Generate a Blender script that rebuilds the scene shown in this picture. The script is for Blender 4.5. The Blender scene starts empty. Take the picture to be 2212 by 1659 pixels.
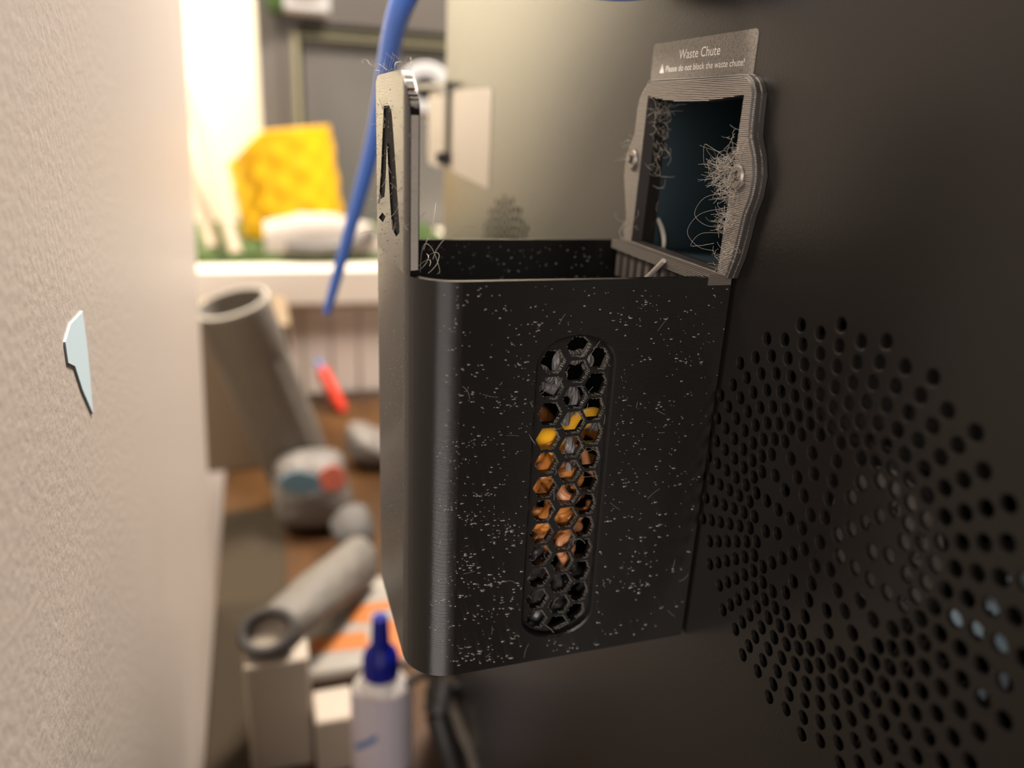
import bpy, bmesh, math, random
import numpy as np
from mathutils import Vector, Matrix, Euler
from mathutils.geometry import delaunay_2d_cdt
from math import sin, cos, pi, radians as R

random.seed(7)
SC = bpy.context.scene
COL = SC.collection
MM = 0.001

# ------------------------------------------------------------------ camera
YAW, PITCH, ROLL, FPX = -0.3260, 0.33340, 0.04926, 1647.2
CAM = Vector((-0.09292, -0.13451, 0.02863))
cam = bpy.data.cameras.new('camera')
cam_ob = bpy.data.objects.new('camera', cam)
COL.objects.link(cam_ob)
cam_rot = (Matrix.Rotation(YAW, 3, 'Z') @ Matrix.Rotation(pi / 2 - PITCH, 3, 'X') @ Matrix.Rotation(ROLL, 3, 'Z'))
cam_ob.matrix_world = Matrix.Translation(CAM) @ cam_rot.to_4x4()
cam.sensor_fit = 'HORIZONTAL'
cam.sensor_width = 36.0
cam.lens = FPX / 2212 * 36.0
cam.clip_start = 0.005
cam.dof.use_dof = True
cam.dof.focus_distance = 0.158
cam.dof.aperture_fstop = 8.0
SC.camera = cam_ob

# ------------------------------------------------------------------ light and exposure
SC.view_settings.view_transform = 'Standard'
SC.view_settings.look = 'None'
SC.view_settings.gamma = 1.0
SC.view_settings.use_curve_mapping = False
SC.view_settings.exposure = 0.0

world = bpy.data.worlds.new('room_light')
SC.world = world
world.use_nodes = True
world.node_tree.nodes['Background'].inputs[0].default_value = (1.0, 0.86, 0.72, 1)
world.node_tree.nodes['Background'].inputs[1].default_value = 0.12


def area(name, loc, target, sx, sy, power, col):
    l = bpy.data.lights.new(name, 'AREA')
    l.shape = 'RECTANGLE'
    l.size, l.size_y, l.energy, l.color = sx, sy, power, col
    o = bpy.data.objects.new(name, l)
    COL.objects.link(o)
    o.location = loc
    o.rotation_euler = (Vector(target) - Vector(loc)).to_track_quat('-Z', 'Y').to_euler()
    return o


area('ceiling_lamp', (0.30, 0.66, 0.95), (-0.12, 0.40, 0.0), 0.30, 0.30, 45, (1.0, 0.88, 0.76))
area('side_lamp', (-0.75, 0.55, 1.0), (0.0, 0.16, 0.02), 0.30, 0.30, 6.5, (1.0, 0.87, 0.74)).data.spread = R(75)
area('back_wall_fill', (-0.60, 1.20, 0.60), (-0.42, 1.6, 0.12), 0.25, 0.25, 27, (1.0, 0.87, 0.68))  # unseen light added to brighten the back wall
area('near_room_fill', (-0.54, -0.98, 0.15), (-0.06, 0.0, -0.04), 0.70, 0.9, 15.0, (1.0, 0.90, 0.84))  # unseen broad light standing in for the bright room behind the camera


def point(name, loc, power, col, rad=0.003):
    l = bpy.data.lights.new(name, 'POINT')
    l.energy, l.color, l.shadow_soft_size = power, col, rad
    o = bpy.data.objects.new(name, l)
    COL.objects.link(o)
    o.location = loc
    return o


# the lit chamber light inside the printer, seen through the chute and the grille
point('chamber_led', (0.050, 0.050, 0.045), 0.007, (0.45, 0.80, 1.0))
point('chamber_led_lower', (0.016, -0.086, -0.070), 0.0022, (0.60, 0.82, 1.0))


# ------------------------------------------------------------------ pixel helper (reference frame 2212 x 1659)
def ray(px, py):
    return cam_rot @ Vector(((px - 1106) / FPX, -(py - 829.5) / FPX, -1.0))


def at(px, py, y):
    """the point of the vertical plane y = const that stands at this place of the photograph"""
    d = ray(px, py)
    return CAM + d * ((y - CAM.y) / d.y)


def atx(px, py, x=0.0):
    d = ray(px, py)
    return CAM + d * ((x - CAM.x) / d.x)


def yd(px, py, z=-0.36):
    """how far back the desk (height z) lies under this place of the photograph"""
    d = ray(px, py)
    return CAM.y + d.y * (z - CAM.z) / d.z


# ------------------------------------------------------------------ materials
def mat(name, col, rough=0.5, spec=0.5, metal=0.0, trans=0.0, sss=0.0, coat=0.0):
    m = bpy.data.materials.new(name)
    m.use_nodes = True
    b = m.node_tree.nodes['Principled BSDF']
    b.inputs['Base Color'].default_value = (*col, 1)
    b.inputs['Roughness'].default_value = rough
    b.inputs['Specular IOR Level'].default_value = spec
    b.inputs['Metallic'].default_value = metal
    b.inputs['Transmission Weight'].default_value = trans
    if sss:
        b.inputs['Subsurface Weight'].default_value = sss
        b.inputs['Subsurface Radius'].default_value = (0.004, 0.002, 0.001)
    b.inputs['Coat Weight'].default_value = coat
    return m


def nodes(m):
    return m.node_tree.nodes, m.node_tree.links, m.node_tree.nodes['Principled BSDF']


def add_noise_bump(m, scale, strength, dist, detail=3.0, coord='Object', prev=None):
    n, l, b = nodes(m)
    tc = n.new('ShaderNodeTexCoord')
    t = n.new('ShaderNodeTexNoise')
    t.inputs['Scale'].default_value = scale
    t.inputs['Detail'].default_value = detail
    l.new(tc.outputs[coord], t.inputs['Vector'])
    bp = n.new('ShaderNodeBump')
    bp.inputs['Strength'].default_value = strength
    bp.inputs['Distance'].default_value = dist
    l.new(t.outputs['Fac'], bp.inputs['Height'])
    if prev is not None:
        l.new(prev.outputs['Normal'], bp.inputs['Normal'])
    l.new(bp.outputs['Normal'], b.inputs['Normal'])
    return bp


def add_layer_bump(m, pitch, strength, dist, axis='Z', wobble=0.0):
    """printed layer lines: a sine relief along one axis of the object"""
    n, l, b = nodes(m)
    tc = n.new('ShaderNodeTexCoord')
    w = n.new('ShaderNodeTexWave')
    w.wave_type = 'BANDS'
    w.bands_direction = axis
    w.wave_profile = 'SIN'
    # wave texture period along an axis is 2*pi/20 units at scale 1
    w.inputs['Scale'].default_value = (2 * pi / 20) / pitch
    w.inputs['Distortion'].default_value = wobble
    w.inputs['Detail Scale'].default_value = 0.5
    l.new(tc.outputs['Object'], w.inputs['Vector'])
    bp = n.new('ShaderNodeBump')
    bp.inputs['Strength'].default_value = strength
    bp.inputs['Distance'].default_value = dist
    l.new(w.outputs['Fac'], bp.inputs['Height'])
    l.new(bp.outputs['Normal'], b.inputs['Normal'])
    return bp


def add_colour_noise(m, scale, c1, c2, lo=0.35, hi=0.65, detail=4.0, stretch=(1, 1, 1)):
    n, l, b = nodes(m)
    tc = n.new('ShaderNodeTexCoord')
    mp = n.new('ShaderNodeMapping')
    mp.inputs['Scale'].default_value = stretch
    t = n.new('ShaderNodeTexNoise')
    t.inputs['Scale'].default_value = scale
    t.inputs['Detail'].default_value = detail
    r = n.new('ShaderNodeValToRGB')
    r.color_ramp.elements[0].position, r.color_ramp.elements[1].position = lo, hi
    r.color_ramp.elements[0].color, r.color_ramp.elements[1].color = (*c1, 1), (*c2, 1)
    l.new(tc.outputs['Object'], mp.inputs['Vector'])
    l.new(mp.outputs['Vector'], t.inputs['Vector'])
    l.new(t.outputs['Fac'], r.inputs['Fac'])
    l.new(r.outputs['Color'], b.inputs['Base Color'])


M = {}
M['wall'] = mat('textured_wall_paint', (0.62, 0.553, 0.495), 0.42, 0.30)
add_noise_bump(M['wall'], 420, 0.32, 0.0006, 2.0)
M['white_wall'] = mat('white_wall_paint', (0.85, 0.80, 0.66), 0.8)
add_noise_bump(M['white_wall'], 200, 0.2, 0.0005)
M['panel'] = mat('printer_sheet_plastic', (0.007, 0.0058, 0.0048), 0.31, 0.42)
add_noise_bump(M['panel'], 1500, 0.30, 0.00012, 2.0)
M['pla'] = mat('black_printed_plastic', (0.006, 0.0054, 0.0048), 0.21, 0.55)
_b = add_layer_bump(M['pla'], 0.28 * MM, 0.75, 0.00008)
add_noise_bump(M['pla'], 900, 0.13, 0.0001, 2.0, prev=_b)
M['pla_rough'] = mat('rough_black_printed_plastic', (0.014, 0.013, 0.012), 0.8, 0.2)
add_noise_bump(M['pla_rough'], 2200, 0.9, 0.0004, 3.0)
M['pla_dusty'] = mat('dusty_black_printed_plastic', (0.095, 0.080, 0.068), 0.45, 0.5)
_b = add_layer_bump(M['pla_dusty'], 0.34 * MM, 0.9, 0.00016)
add_noise_bump(M['pla_dusty'], 900, 0.3, 0.0002, 2.0, prev=_b)
M['ridge'] = mat('light_painted_layer_edges', (0.46, 0.42, 0.37), 0.3)  # paled so the light along the tab's edge is in the colour
M['frame_bead'] = mat('dusty_lit_beads', (0.30, 0.265, 0.23), 0.35)  # dusty, and paled like the ridges to carry their light
M['frame_black'] = mat('shaded_black_grooves', (0.022, 0.019, 0.017), 0.5)  # darkened, the shade between the ridges is put into the colour
M['layer_ridge'] = mat('dusty_lit_layer_ridges', (0.15, 0.127, 0.108), 0.4)  # dusty, and paled so the light on the ridges is in the colour
M['dust'] = mat('pale_plastic_strings', (0.30, 0.27, 0.23), 0.45)
M['blob'] = mat('glossy_plastic_blobs', (0.14, 0.132, 0.115), 0.16, 1.0)  # paler than the black plastic, to carry the glints in its colour
M['dark'] = mat('matte_black', (0.008, 0.008, 0.008), 0.6)
M['rubber'] = mat('black_rubber', (0.020, 0.018, 0.016), 0.42)
M['teal'] = mat('dark_teal_chute_lining', (0.006, 0.014, 0.018), 0.5)
M['steel'] = mat('dull_steel', (0.22, 0.20, 0.18), 0.42, metal=0.8)
M['sticker'] = mat('grey_sticker', (0.30, 0.18, 0.155), 0.45)
add_colour_noise(M['sticker'], 2600, (0.05, 0.044, 0.038), (0.135, 0.12, 0.103), 0.36, 0.46, 2.0)
add_noise_bump(M['sticker'], 1700, 0.35, 0.00015)
M['print_white'] = mat('white_print', (0.72, 0.69, 0.64), 0.5)
M['label_white'] = mat('cream_label_paper', (0.34, 0.30, 0.25), 0.55)
M['fan_label'] = mat('grey_fan_label', (0.26, 0.24, 0.22), 0.5)
M['blue_tube'] = mat('blue_tube_plastic', (0.095, 0.25, 0.86), 0.35, sss=0.2)
M['red'] = mat('red_plastic', (0.75, 0.06, 0.03), 0.4)
M['brown_scrap'] = mat('amber_brown_filament', (0.40, 0.145, 0.025), 0.30, sss=0.3)
add_colour_noise(M['brown_scrap'], 260, (0.26, 0.085, 0.015), (0.52, 0.20, 0.04))
M['copper_scrap'] = mat('copper_filament', (0.50, 0.22, 0.10), 0.35)
M['yellow_scrap'] = mat('golden_yellow_filament', (0.85, 0.42, 0.02), 0.35)
M['black_scrap'] = mat('charcoal_filament', (0.035, 0.033, 0.032), 0.3)
M['grey_scrap'] = mat('grey_filament', (0.17, 0.16, 0.16), 0.35)
add_layer_bump(M['grey_scrap'], 0.9 * MM, 0.8, 0.0003, 'X', 3.0)
M['yellow_pot'] = mat('yellow_printed_plastic', (0.88, 0.48, 0.006), 0.55, 0.3)
M['cream_board'] = mat('cream_painted_board', (0.86, 0.77, 0.67), 0.55)
M['white_drawer'] = mat('white_drawer_front', (0.86, 0.77, 0.70), 0.5)
M['desk'] = mat('brown_wood_desk', (0.08, 0.035, 0.009), 0.5, 0.3)
add_colour_noise(M['desk'], 26, (0.045, 0.019, 0.005), (0.085, 0.038, 0.010), stretch=(1, 0.12, 1))
M['green'] = mat('green_felt', (0.07, 0.15, 0.02), 0.9)
add_colour_noise(M['green'], 60, (0.012, 0.030, 0.004), (0.055, 0.11, 0.015))
M['grey_card'] = mat('grey_sleeve', (0.22, 0.20, 0.175), 0.6)
add_noise_bump(M['grey_card'], 120, 0.35, 0.002)
M['grey_card_light'] = mat('light_grey_sleeve_cuff', (0.30, 0.275, 0.24), 0.6)
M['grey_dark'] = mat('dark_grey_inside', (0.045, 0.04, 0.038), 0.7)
M['cabinet'] = mat('grey_cabinet_paint', (0.115, 0.105, 0.097), 0.35)
M['glass_dark'] = mat('dark_glass_pane', (0.15, 0.145, 0.14), 0.22, 0.7)
M['edge_green'] = mat('yellow_green_glass_edge', (0.26, 0.25, 0.165), 0.4)
M['white_plastic'] = mat('white_plastic', (0.52, 0.52, 0.53), 0.28)
M['paper'] = mat('off_white_paper', (0.42, 0.375, 0.33), 0.65)
add_noise_bump(M['paper'], 60, 0.3, 0.003)
M['pale_stick'] = mat('pale_cream_wood', (0.52, 0.43, 0.32), 0.6)
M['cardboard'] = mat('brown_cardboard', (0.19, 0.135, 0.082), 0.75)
add_noise_bump(M['cardboard'], 150, 0.2, 0.0006)
M['mat'] = mat('olive_grey_mat', (0.040, 0.031, 0.021), 0.9, 0.1)
add_noise_bump(M['mat'], 200, 0.2, 0.0005)
M['box_grey'] = mat('grey_beige_cardboard', (0.42, 0.36, 0.295), 0.7)
M['shaded_card'] = mat('shaded_brown_cardboard', (0.085, 0.034, 0.012), 0.5)  # cardboard with the shadow on it put into the colour
add_colour_noise(M['shaded_card'], 40, (0.055, 0.022, 0.008), (0.12, 0.05, 0.02), stretch=(0.15, 1, 1))
M['orange_print'] = mat('orange_print', (0.42, 0.13, 0.022), 0.5)
M['packet_white'] = mat('white_coated_paper', (0.28, 0.255, 0.225), 0.5)
M['blue_cap'] = mat('dark_blue_plastic', (0.003, 0.008, 0.22), 0.4, 0.35)
M['bottle'] = mat('milky_white_plastic', (0.80, 0.76, 0.73), 0.38, sss=0.25)
M['blue_print'] = mat('blue_print', (0.10, 0.20, 0.48), 0.5)
M['lilac_print'] = mat('pale_lilac_print', (0.62, 0.57, 0.63), 0.5)
M['teal_print'] = mat('teal_print', (0.17, 0.32, 0.44), 0.5)
M['coral_print'] = mat('coral_red_print', (1.0, 0.27, 0.19), 0.5)
M['film'] = mat('crumpled_grey_film', (0.19, 0.172, 0.155), 0.5)
add_noise_bump(M['film'], 90, 0.8, 0.004)
M['cloth'] = mat('dark_grey_cloth', (0.10, 0.095, 0.09), 0.85)
M['hose'] = mat('pale_grey_fabric_tube', (0.15, 0.137, 0.12), 0.6)
add_noise_bump(M['hose'], 55, 0.6, 0.006)
M['cord'] = mat('grey_cord', (0.085, 0.075, 0.065), 0.4)
M['ice'] = mat('pale_blue_clear_film', (0.55, 0.75, 0.90), 0.25)
M['wall_glow'] = mat('pale_blue_wall_light', (0.70, 0.90, 1.0), 0.45)  # pale blue colour stands in for light on the wall


# ------------------------------------------------------------------ builders
class MB:
    """collects vertices and faces, builds ONE mesh object"""

    def __init__(s):
        s.v, s.f = [], []

    def add(s, vs, fs):
        b = len(s.v)
        s.v.extend([tuple(p) for p in vs])
        s.f.extend([tuple(i + b for i in f) for f in fs])
        return s

    def box(s, x0, x1, y0, y1, z0, z1):
        v = [(x, y, z) for x in (x0, x1) for y in (y0, y1) for z in (z0, z1)]
        return s.add(v, [(0, 1, 3, 2), (4, 6, 7, 5), (0, 4, 5, 1), (2, 3, 7, 6), (0, 2, 6, 4), (1, 5, 7, 3)])

    def grid(s, rows, close_u=False):
        n, m = len(rows), len(rows[0])
        v = [p for r in rows for p in r]
        f = []
        for i in range(n - 1):
            for j in range(m if close_u else m - 1):
                k = (j + 1) % m
                f.append((i * m + j, i * m + k, (i + 1) * m + k, (i + 1) * m + j))
        return s.add(v, f)

    def tube(s, pts, rad, n=8, caps=True):
        pts = [Vector(p) for p in pts]
        rads = rad if isinstance(rad, (list, tuple)) else [rad] * len(pts)
        rows, up = [], None
        for i, p in enumerate(pts):
            t = (pts[min(i + 1, len(pts) - 1)] - pts[max(i - 1, 0)])
            if t.length < 1e-12:
                t = Vector((0, 0, 1))
            t.normalize()
            if up is None:
                up = t.orthogonal().normalized()
            else:
                up = (up - t * up.dot(t))
                up = up.normalized() if up.length > 1e-9 else t.orthogonal().normalized()
            w = t.cross(up)
            rows.append([p + (up * cos(2 * pi * k / n) + w * sin(2 * pi * k / n)) * rads[i] for k in range(n)])
        b = len(s.v)
        s.grid(rows, True)
        if caps:
            s.f.append(tuple(b + k for k in range(n))[::-1])
            e = b + (len(pts) - 1) * n
            s.f.append(tuple(e + k for k in range(n)))
        return s

    def lathe(s, prof, axis_o, axis_d, n=32):
        """prof: list of (radius, height) along the axis"""
        d = Vector(axis_d).normalized()
        u = d.orthogonal().normalized()
        w = d.cross(u)
        o = Vector(axis_o)
        rows = [[o + d * h + (u * cos(2 * pi * k / n) + w * sin(2 * pi * k / n)) * max(r, 1e-6) for k in range(n)] for r, h in prof]
        return s.grid(rows, True)

    def cdt(s, loops, fn, flip=False, extra=()):
        """fills a 2D outline with holes; loops[0] is the outline; fn maps (u, v) to a 3D point"""
        vs, fs, k = [], [], 0
        for L in loops:
            if sum(L[i - 1][0] * L[i][1] - L[i][0] * L[i - 1][1] for i in range(len(L))) < 0:
                L = L[::-1]
            vs.extend([Vector((p[0], p[1])) for p in L])
            fs.append(list(range(k, k + len(L))))
            k += len(L)
        vs.extend([Vector(p) for p in extra])
        ov, oe, of, _1, _2, origf = delaunay_2d_cdt(vs, [], fs, 1, 1e-9, True)
        keep = []
        for f, og in zip(of, origf):
            if og == [0]:
                keep.append(tuple(f))
        if flip:
            keep = [t[::-1] for t in keep]
        return s.add([fn(p[0], p[1]) for p in ov], keep)

    def wall(s, loop, fa, fb, close=True):
        """joins the 2D loop placed by fa to the same loop placed by fb"""
        return s.grid([[fa(*p) for p in loop], [fb(*p) for p in loop]], close)

    def build(s, name, m, parent=None, smooth=True, ang=35):
        me = bpy.data.meshes.new(name)
        me.from_pydata(s.v, [], s.f)
        me.validate()
        bm = bmesh.new()
        bm.from_mesh(me)
        bmesh.ops.remove_doubles(bm, verts=bm.verts, dist=2e-7)
        bmesh.ops.recalc_face_normals(bm, faces=bm.faces)
        bm.to_mesh(me)
        bm.free()
        if smooth:
            me.polygons.foreach_set('use_smooth', [True] * len(me.polygons))
            me.set_sharp_from_angle(angle=R(ang))
        me.materials.append(m)
        o = bpy.data.objects.new(name, me)
        COL.objects.link(o)
        if parent is not None:
            o.parent = parent
            o.matrix_parent_inverse = world_matrix(parent).inverted()
        return o


def world_matrix(o):
    m = o.matrix_basis.copy()
    while o.parent is not None:
        m = o.parent.matrix_basis @ o.matrix_parent_inverse @ m if False else (o.parent.matrix_basis @ (o.matrix_parent_inverse @ m))
        o = o.parent
    return m


def tag(o, label=None, cat=None, group=None, kind=None):
    if label:
        o['label'] = label
    if cat:
        o['category'] = cat
    if group:
        o['group'] = group
    if kind:
        o['kind'] = kind
    return o


def thing(name, label, cat, loc, group=None):
    o = bpy.data.objects.new(name, None)
    o.empty_display_size = 0.01
    COL.objects.link(o)
    o.location = loc
    return tag(o, label, cat, group)


def bevel(o, w, seg=2, ang=40):
    b = o.modifiers.new('round_edges', 'BEVEL')
    b.width, b.segments, b.limit_method, b.angle_limit = w, seg, 'ANGLE', R(ang)
    return o


def smooth_path(pts, n=10):
    """Catmull-Rom through the points"""
    P = [Vector(p) for p in pts]
    P = [P[0] * 2 - P[1]] + P + [P[-1] * 2 - P[-2]]
    out = []
    for i in range(1, len(P) - 2):
        for k in range(n):
            t = k / n
            a, b, c, d = P[i - 1], P[i], P[i + 1], P[i + 2]
            out.append(0.5 * ((2 * b) + (c - a) * t + (2 * a - 5 * b + 4 * c - d) * t * t + (3 * b - a - 3 * c + d) * t ** 3))
    out.append(P[-2])
    return out


def circle(cx, cy, r, n=16):
    return [(cx + r * cos(2 * pi * k / n), cy + r * sin(2 * pi * k / n)) for k in range(n)]


def round_rect(x0, x1, y0, y1, r, n=5):
    L = []
    for cx, cy, a in ((x1 - r, y0 + r, -90), (x1 - r, y1 - r, 0), (x0 + r, y1 - r, 90), (x0 + r, y0 + r, 180)):
        for k in range(n + 1):
            t = R(a + 90 * k / n)
            L.append((cx + r * cos(t), cy + r * sin(t)))
    return L


def text_mesh(body, size, fn, m, name, parent, align='LEFT', xscale=1.0, extrude=0.0):
    """flat print: lettering laid on a plane; fn maps the letter's (x, y) to a 3D point"""
    cu = bpy.data.curves.new(name, 'FONT')
    cu.body, cu.size, cu.align_x = body, size, align
    cu.resolution_u = 3
    tmp = bpy.data.objects.new('lettering_source', cu)
    COL.objects.link(tmp)
    dg = bpy.context.evaluated_depsgraph_get()
    me = bpy.data.meshes.new_from_object(tmp.evaluated_get(dg))
    bpy.data.objects.remove(tmp)
    bpy.data.curves.remove(cu)
    for v in me.vertices:
        v.co = fn(v.co.x * xscale, v.co.y)
    me.materials.clear()
    me.materials.append(m)
    me.name = name
    o = bpy.data.objects.new(name, me)
    COL.objects.link(o)
    if parent is not None:
        o.parent = parent
        o.matrix_parent_inverse = world_matrix(parent).inverted()
    return o


# ================================================================== THE SETTING
DESK_Z = -0.36
XW = -0.1329

# wall on the left: a painted board-like wall end, its far edge 0.44 m away; it stands very slightly out of plumb
def wall_pt(x, y, z):
    return (x - 0.034 * (0.02 - z), y, z)


w = MB()
outl = round_rect(XW - 0.07, XW, -0.075, 0.442, 0.006, 5)
zs = [-0.75 + 0.05 * k for k in range(19)] + [0.17]
w.grid([[wall_pt(x, y, z) for x, y in outl] for z in zs], True)
w.add([wall_pt(x, y, zs[-1]) for x, y in outl], [tuple(range(len(outl)))])
o = w.build('wall_left', M['wall'])
tag(o, 'pale textured wall end along the left edge, warm light on it', kind='structure')

o = MB().box(-2.2, 2.2, 1.60, 1.66, -0.75, 1.8).build('wall_back', M['white_wall'])
tag(o, 'white wall at the far end of the room', kind='structure')
o = MB().box(-2.2, 2.2, -1.6, 1.60, -0.80, -0.75).build('floor', M['cardboard'])
tag(o, 'floor under the desk', kind='structure')

# ================================================================== DESK
desk = thing('desk', 'brown wooden desk that carries the printer and the clutter', 'desk', (0.2, 0.3, -0.75))
bevel(MB().box(-0.1465, 0.95, -0.55, 0.905, DESK_Z - 0.03, DESK_Z).build('desk_top', M['desk'], desk), 0.003)
for x, y in ((-0.11, -0.5), (0.9, -0.5), (-0.11, 0.86), (0.9, 0.86)):
    MB().box(x - 0.025, x + 0.025, y - 0.025, y + 0.025, -0.75, DESK_Z - 0.03).build('leg', M['desk'], desk)

# ================================================================== PRINTER
PY0, PY1, PZ0, PZ1 = -0.118, 0.2714, -0.348, 0.102
printer = thing('desktop_printer', 'dark grey 3D printer with perforated back panel filling the right side', '3D printer', (0.19, 0.077, DESK_Z))
VENT = (-0.03746, -0.04074)
VENT2 = (0.1560, -0.0400)


def vent_holes(cy, cz):
    H = [(0, 0)]
    for r, n in ((5.0, 8), (8.7, 8), (12.3, 16), (16.0, 16)):
        H += [(r, 360 / n * k) for k in range(n)]
    for k in range(24):
        for j in range(6):
            H.append((19.5 + 3.62 * j, 15 * k))
            H.append((21.3 + 3.62 * j, 15 * k + 7.5))
    return [(cy + r * MM * cos(R(a)), cz + r * MM * sin(R(a))) for r, a in H]


holes = vent_holes(*VENT) + vent_holes(*VENT2)
CH, RH = 1.50 * MM, 1.32 * MM
b = MB()
outer = [(PY0, PZ0), (PY1 - 0.004, PZ0), (PY1 - 0.004, PZ1), (PY0, PZ1)]
opening = [(0.0005, 0.0002), (0.0415, 0.0002), (0.0415, 0.0358), (0.0005, 0.0358)]
nh = 18
b.cdt([outer, opening] + [circle(y, z, CH, nh) for y, z in holes], lambda u, v: (0.0, u, v))
for y, z in holes:
    big, mid, sm = circle(y, z, CH, nh), circle(y, z, RH + 0.05 * MM, nh), circle(y, z, RH, nh)
    b.grid([[(0.0, *p) for p in big], [(0.00007, *p) for p in mid], [(0.00025, *p) for p in sm], [(0.0010, *p) for p in sm]], True)
b.wall(opening, lambda u, v: (0.0, u, v), lambda u, v: (0.003, u, v))
# rounded far corner of the housing
cor = [(0.0, PY1 - 0.004)] + [(0.004 - 0.004 * cos(R(t)), PY1 - 0.004 + 0.004 * sin(R(t))) for t in range(15, 91, 15)] + [(0.38, PY1)]
b.grid([[(x, y, PZ0) for x, y in cor], [(x, y, PZ1) for x, y in cor]])
back = b.build('back_panel', M['panel'], printer, ang=28)
tag(back, 'dark textured plastic panel pierced by round vent patterns')

sh = MB()
sh.box(0.36, 0.38, PY0, PY1 - 0.002, PZ0, PZ1)
sh.box(0.001, 0.38, PY0 - 0.003, PY0, PZ0, PZ1)
sh.box(0.0, 0.38, PY0, PY1, PZ1, PZ1 + 0.004)
sh.box(0.0, 0.38, PY0, PY1, PZ0 - 0.004, PZ0)
sh.build('housing', M['dark'], printer)
for x, y in ((0.03, PY0 + 0.03), (0.03, PY1 - 0.03), (0.35, PY0 + 0.03), (0.35, PY1 - 0.03)):
    MB().lathe([(0, -0.0125), (0.012, -0.0125), (0.013, 0.0), (0, 0.0)], (x, y, PZ0 + 0.0003), (0, 0, 1), 20).build('rubber_foot', M['rubber'], printer)
# chute lining behind the opening
ln = MB()
op = [(0.0000, -0.0010), (0.0420, -0.0010), (0.0420, 0.0362), (0.0000, 0.0362)]
deep = [(-0.006, 0.004), (0.046, 0.004), (0.046, 0.052), (-0.006, 0.052)]
ln.wall(op, lambda u, v: (0.0031, u, v), lambda u, v: (0.012, u, v))
ln.wall(list(op), lambda u, v: (0.012, u, v), lambda u, v: (0.075, u * 1.1 - 0.002, v * 1.35 + 0.004))
ln.add([(0.075, u * 1.1 - 0.002, v * 1.35 + 0.004) for u, v in op], [(0, 1, 2, 3)])
ln.build('chute_lining', M['teal'], printer)
MB().tube(smooth_path([atx(1490, 215, 0.02), atx(1492, 250, 0.02), atx(1487, 285, 0.021), atx(1484, 305, 0.022)]), 0.0006, 6).build('red_wire', M['red'], printer)

# fans behind the two grilles
for (cy, cz), near in ((VENT, True), (VENT2, False)):
    fan = MB().lathe([(0.041, 0.016), (0.044, 0.016), (0.044, 0.004), (0.041, 0.004)], (0, cy, cz), (1, 0, 0), 40).build('fan_frame', M['dark'], printer)
    MB().lathe([(0, 0.0075), (0.0165, 0.0075), (0.0185, 0.0095), (0.0185, 0.016), (0, 0.016)], (0, cy, cz), (1, 0, 0), 36).build('fan_hub', M['dark'], fan)
    for k in range(7):
        a0 = 2 * pi * k / 7
        rows = []
        for r in (0.0185, 0.026, 0.033, 0.039):
            rows.append([(0.0085 + 0.009 * t, cy + r * cos(a0 + 0.62 * t - 4 * (r - .0185)), cz + r * sin(a0 + 0.62 * t - 4 * (r - .0185))) for t in (0, .33, .66, 1)])
        MB().grid(rows).build('fan_blade', M['dark'], fan)
    if near:
        c0 = atx(1905, 1165, 0.0072)
        lab = MB()
        L = circle(c0.y, c0.z, 0.0128, 40)
        lab.cdt([L], lambda u, v: (0.0072, u, v))
        lab.wall(L, lambda u, v: (0.0072, u, v), lambda u, v: (0.0075, u, v))
        lab = lab.build('fan_label', M['fan_label'], fan)
        tag(lab, 'round grey label on the fan hub')

        def fl(dy, dz, ang):
            ca, sa = cos(ang), sin(ang)
            return lambda x, y: Vector((0.0071, c0.y + dy - (x * ca - y * sa), c0.z + dz + (x * sa + y * ca)))
        M['fan_ink'] = M['dark']
        # dark lettering seen in fragments through the holes
        for body, sz, dy, dz, ang in (('DC 24V', 0.003, 0.006, 0.005, 0.1), ('0.2A', 0.0030, 0.0035, -0.0005, 0.1)):
            text_mesh(body, sz, fl(dy, dz, ang), M['dark'], 'label_print', lab)

        # the fan label's edge print, 'HIN' of CHINA standing in one hole, reads upwards
        hp = atx(1987, 1172, 0.0071)
        text_mesh('MADE IN CHINA', 0.0020, lambda x, y: Vector((0.00712, hp.y + y - .0007, hp.z + x - .0118)), M['dark'], 'label_print', lab)

# pale blue clear film and wires glinting behind the lowest holes
random.seed(3)
ice = MB()
for px, py in ((2196, 1250), (2122, 1306), (2092, 1352), (2140, 1386), (2062, 1338), (2144, 1466), (2105, 1492)):
    c = atx(px, py, 0.0045)
    rows = []
    for i in range(4):
        rows.append([(0.0052 + 0.0012 * random.random(), c.y + (j - 1.5) * 0.0010 + 0.0004 * random.uniform(-1, 1), c.z + (i - 1.5) * 0.0010 + 0.0004 * random.uniform(-1, 1)) for j in range(4)])
    ice.grid(rows)
ice.build('clear_wire_sleeve', M['ice'], printer)
for k in range(5):
    p = [(0.0040 + 0.0002 * k, VENT[0] - 0.036 + 0.004 * k, VENT[1] - 0.004), (0.0042, VENT[0] - 0.030 + 0.003 * k, VENT[1] - 0.014 + .002 * k), (0.004, VENT[0] - 0.022 + 0.002 * k, VENT[1] - 0.028 - .002 * k)]
    MB().tube(smooth_path(p, 6), 0.00035, 6).build('wire', M['rubber'], printer)

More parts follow.
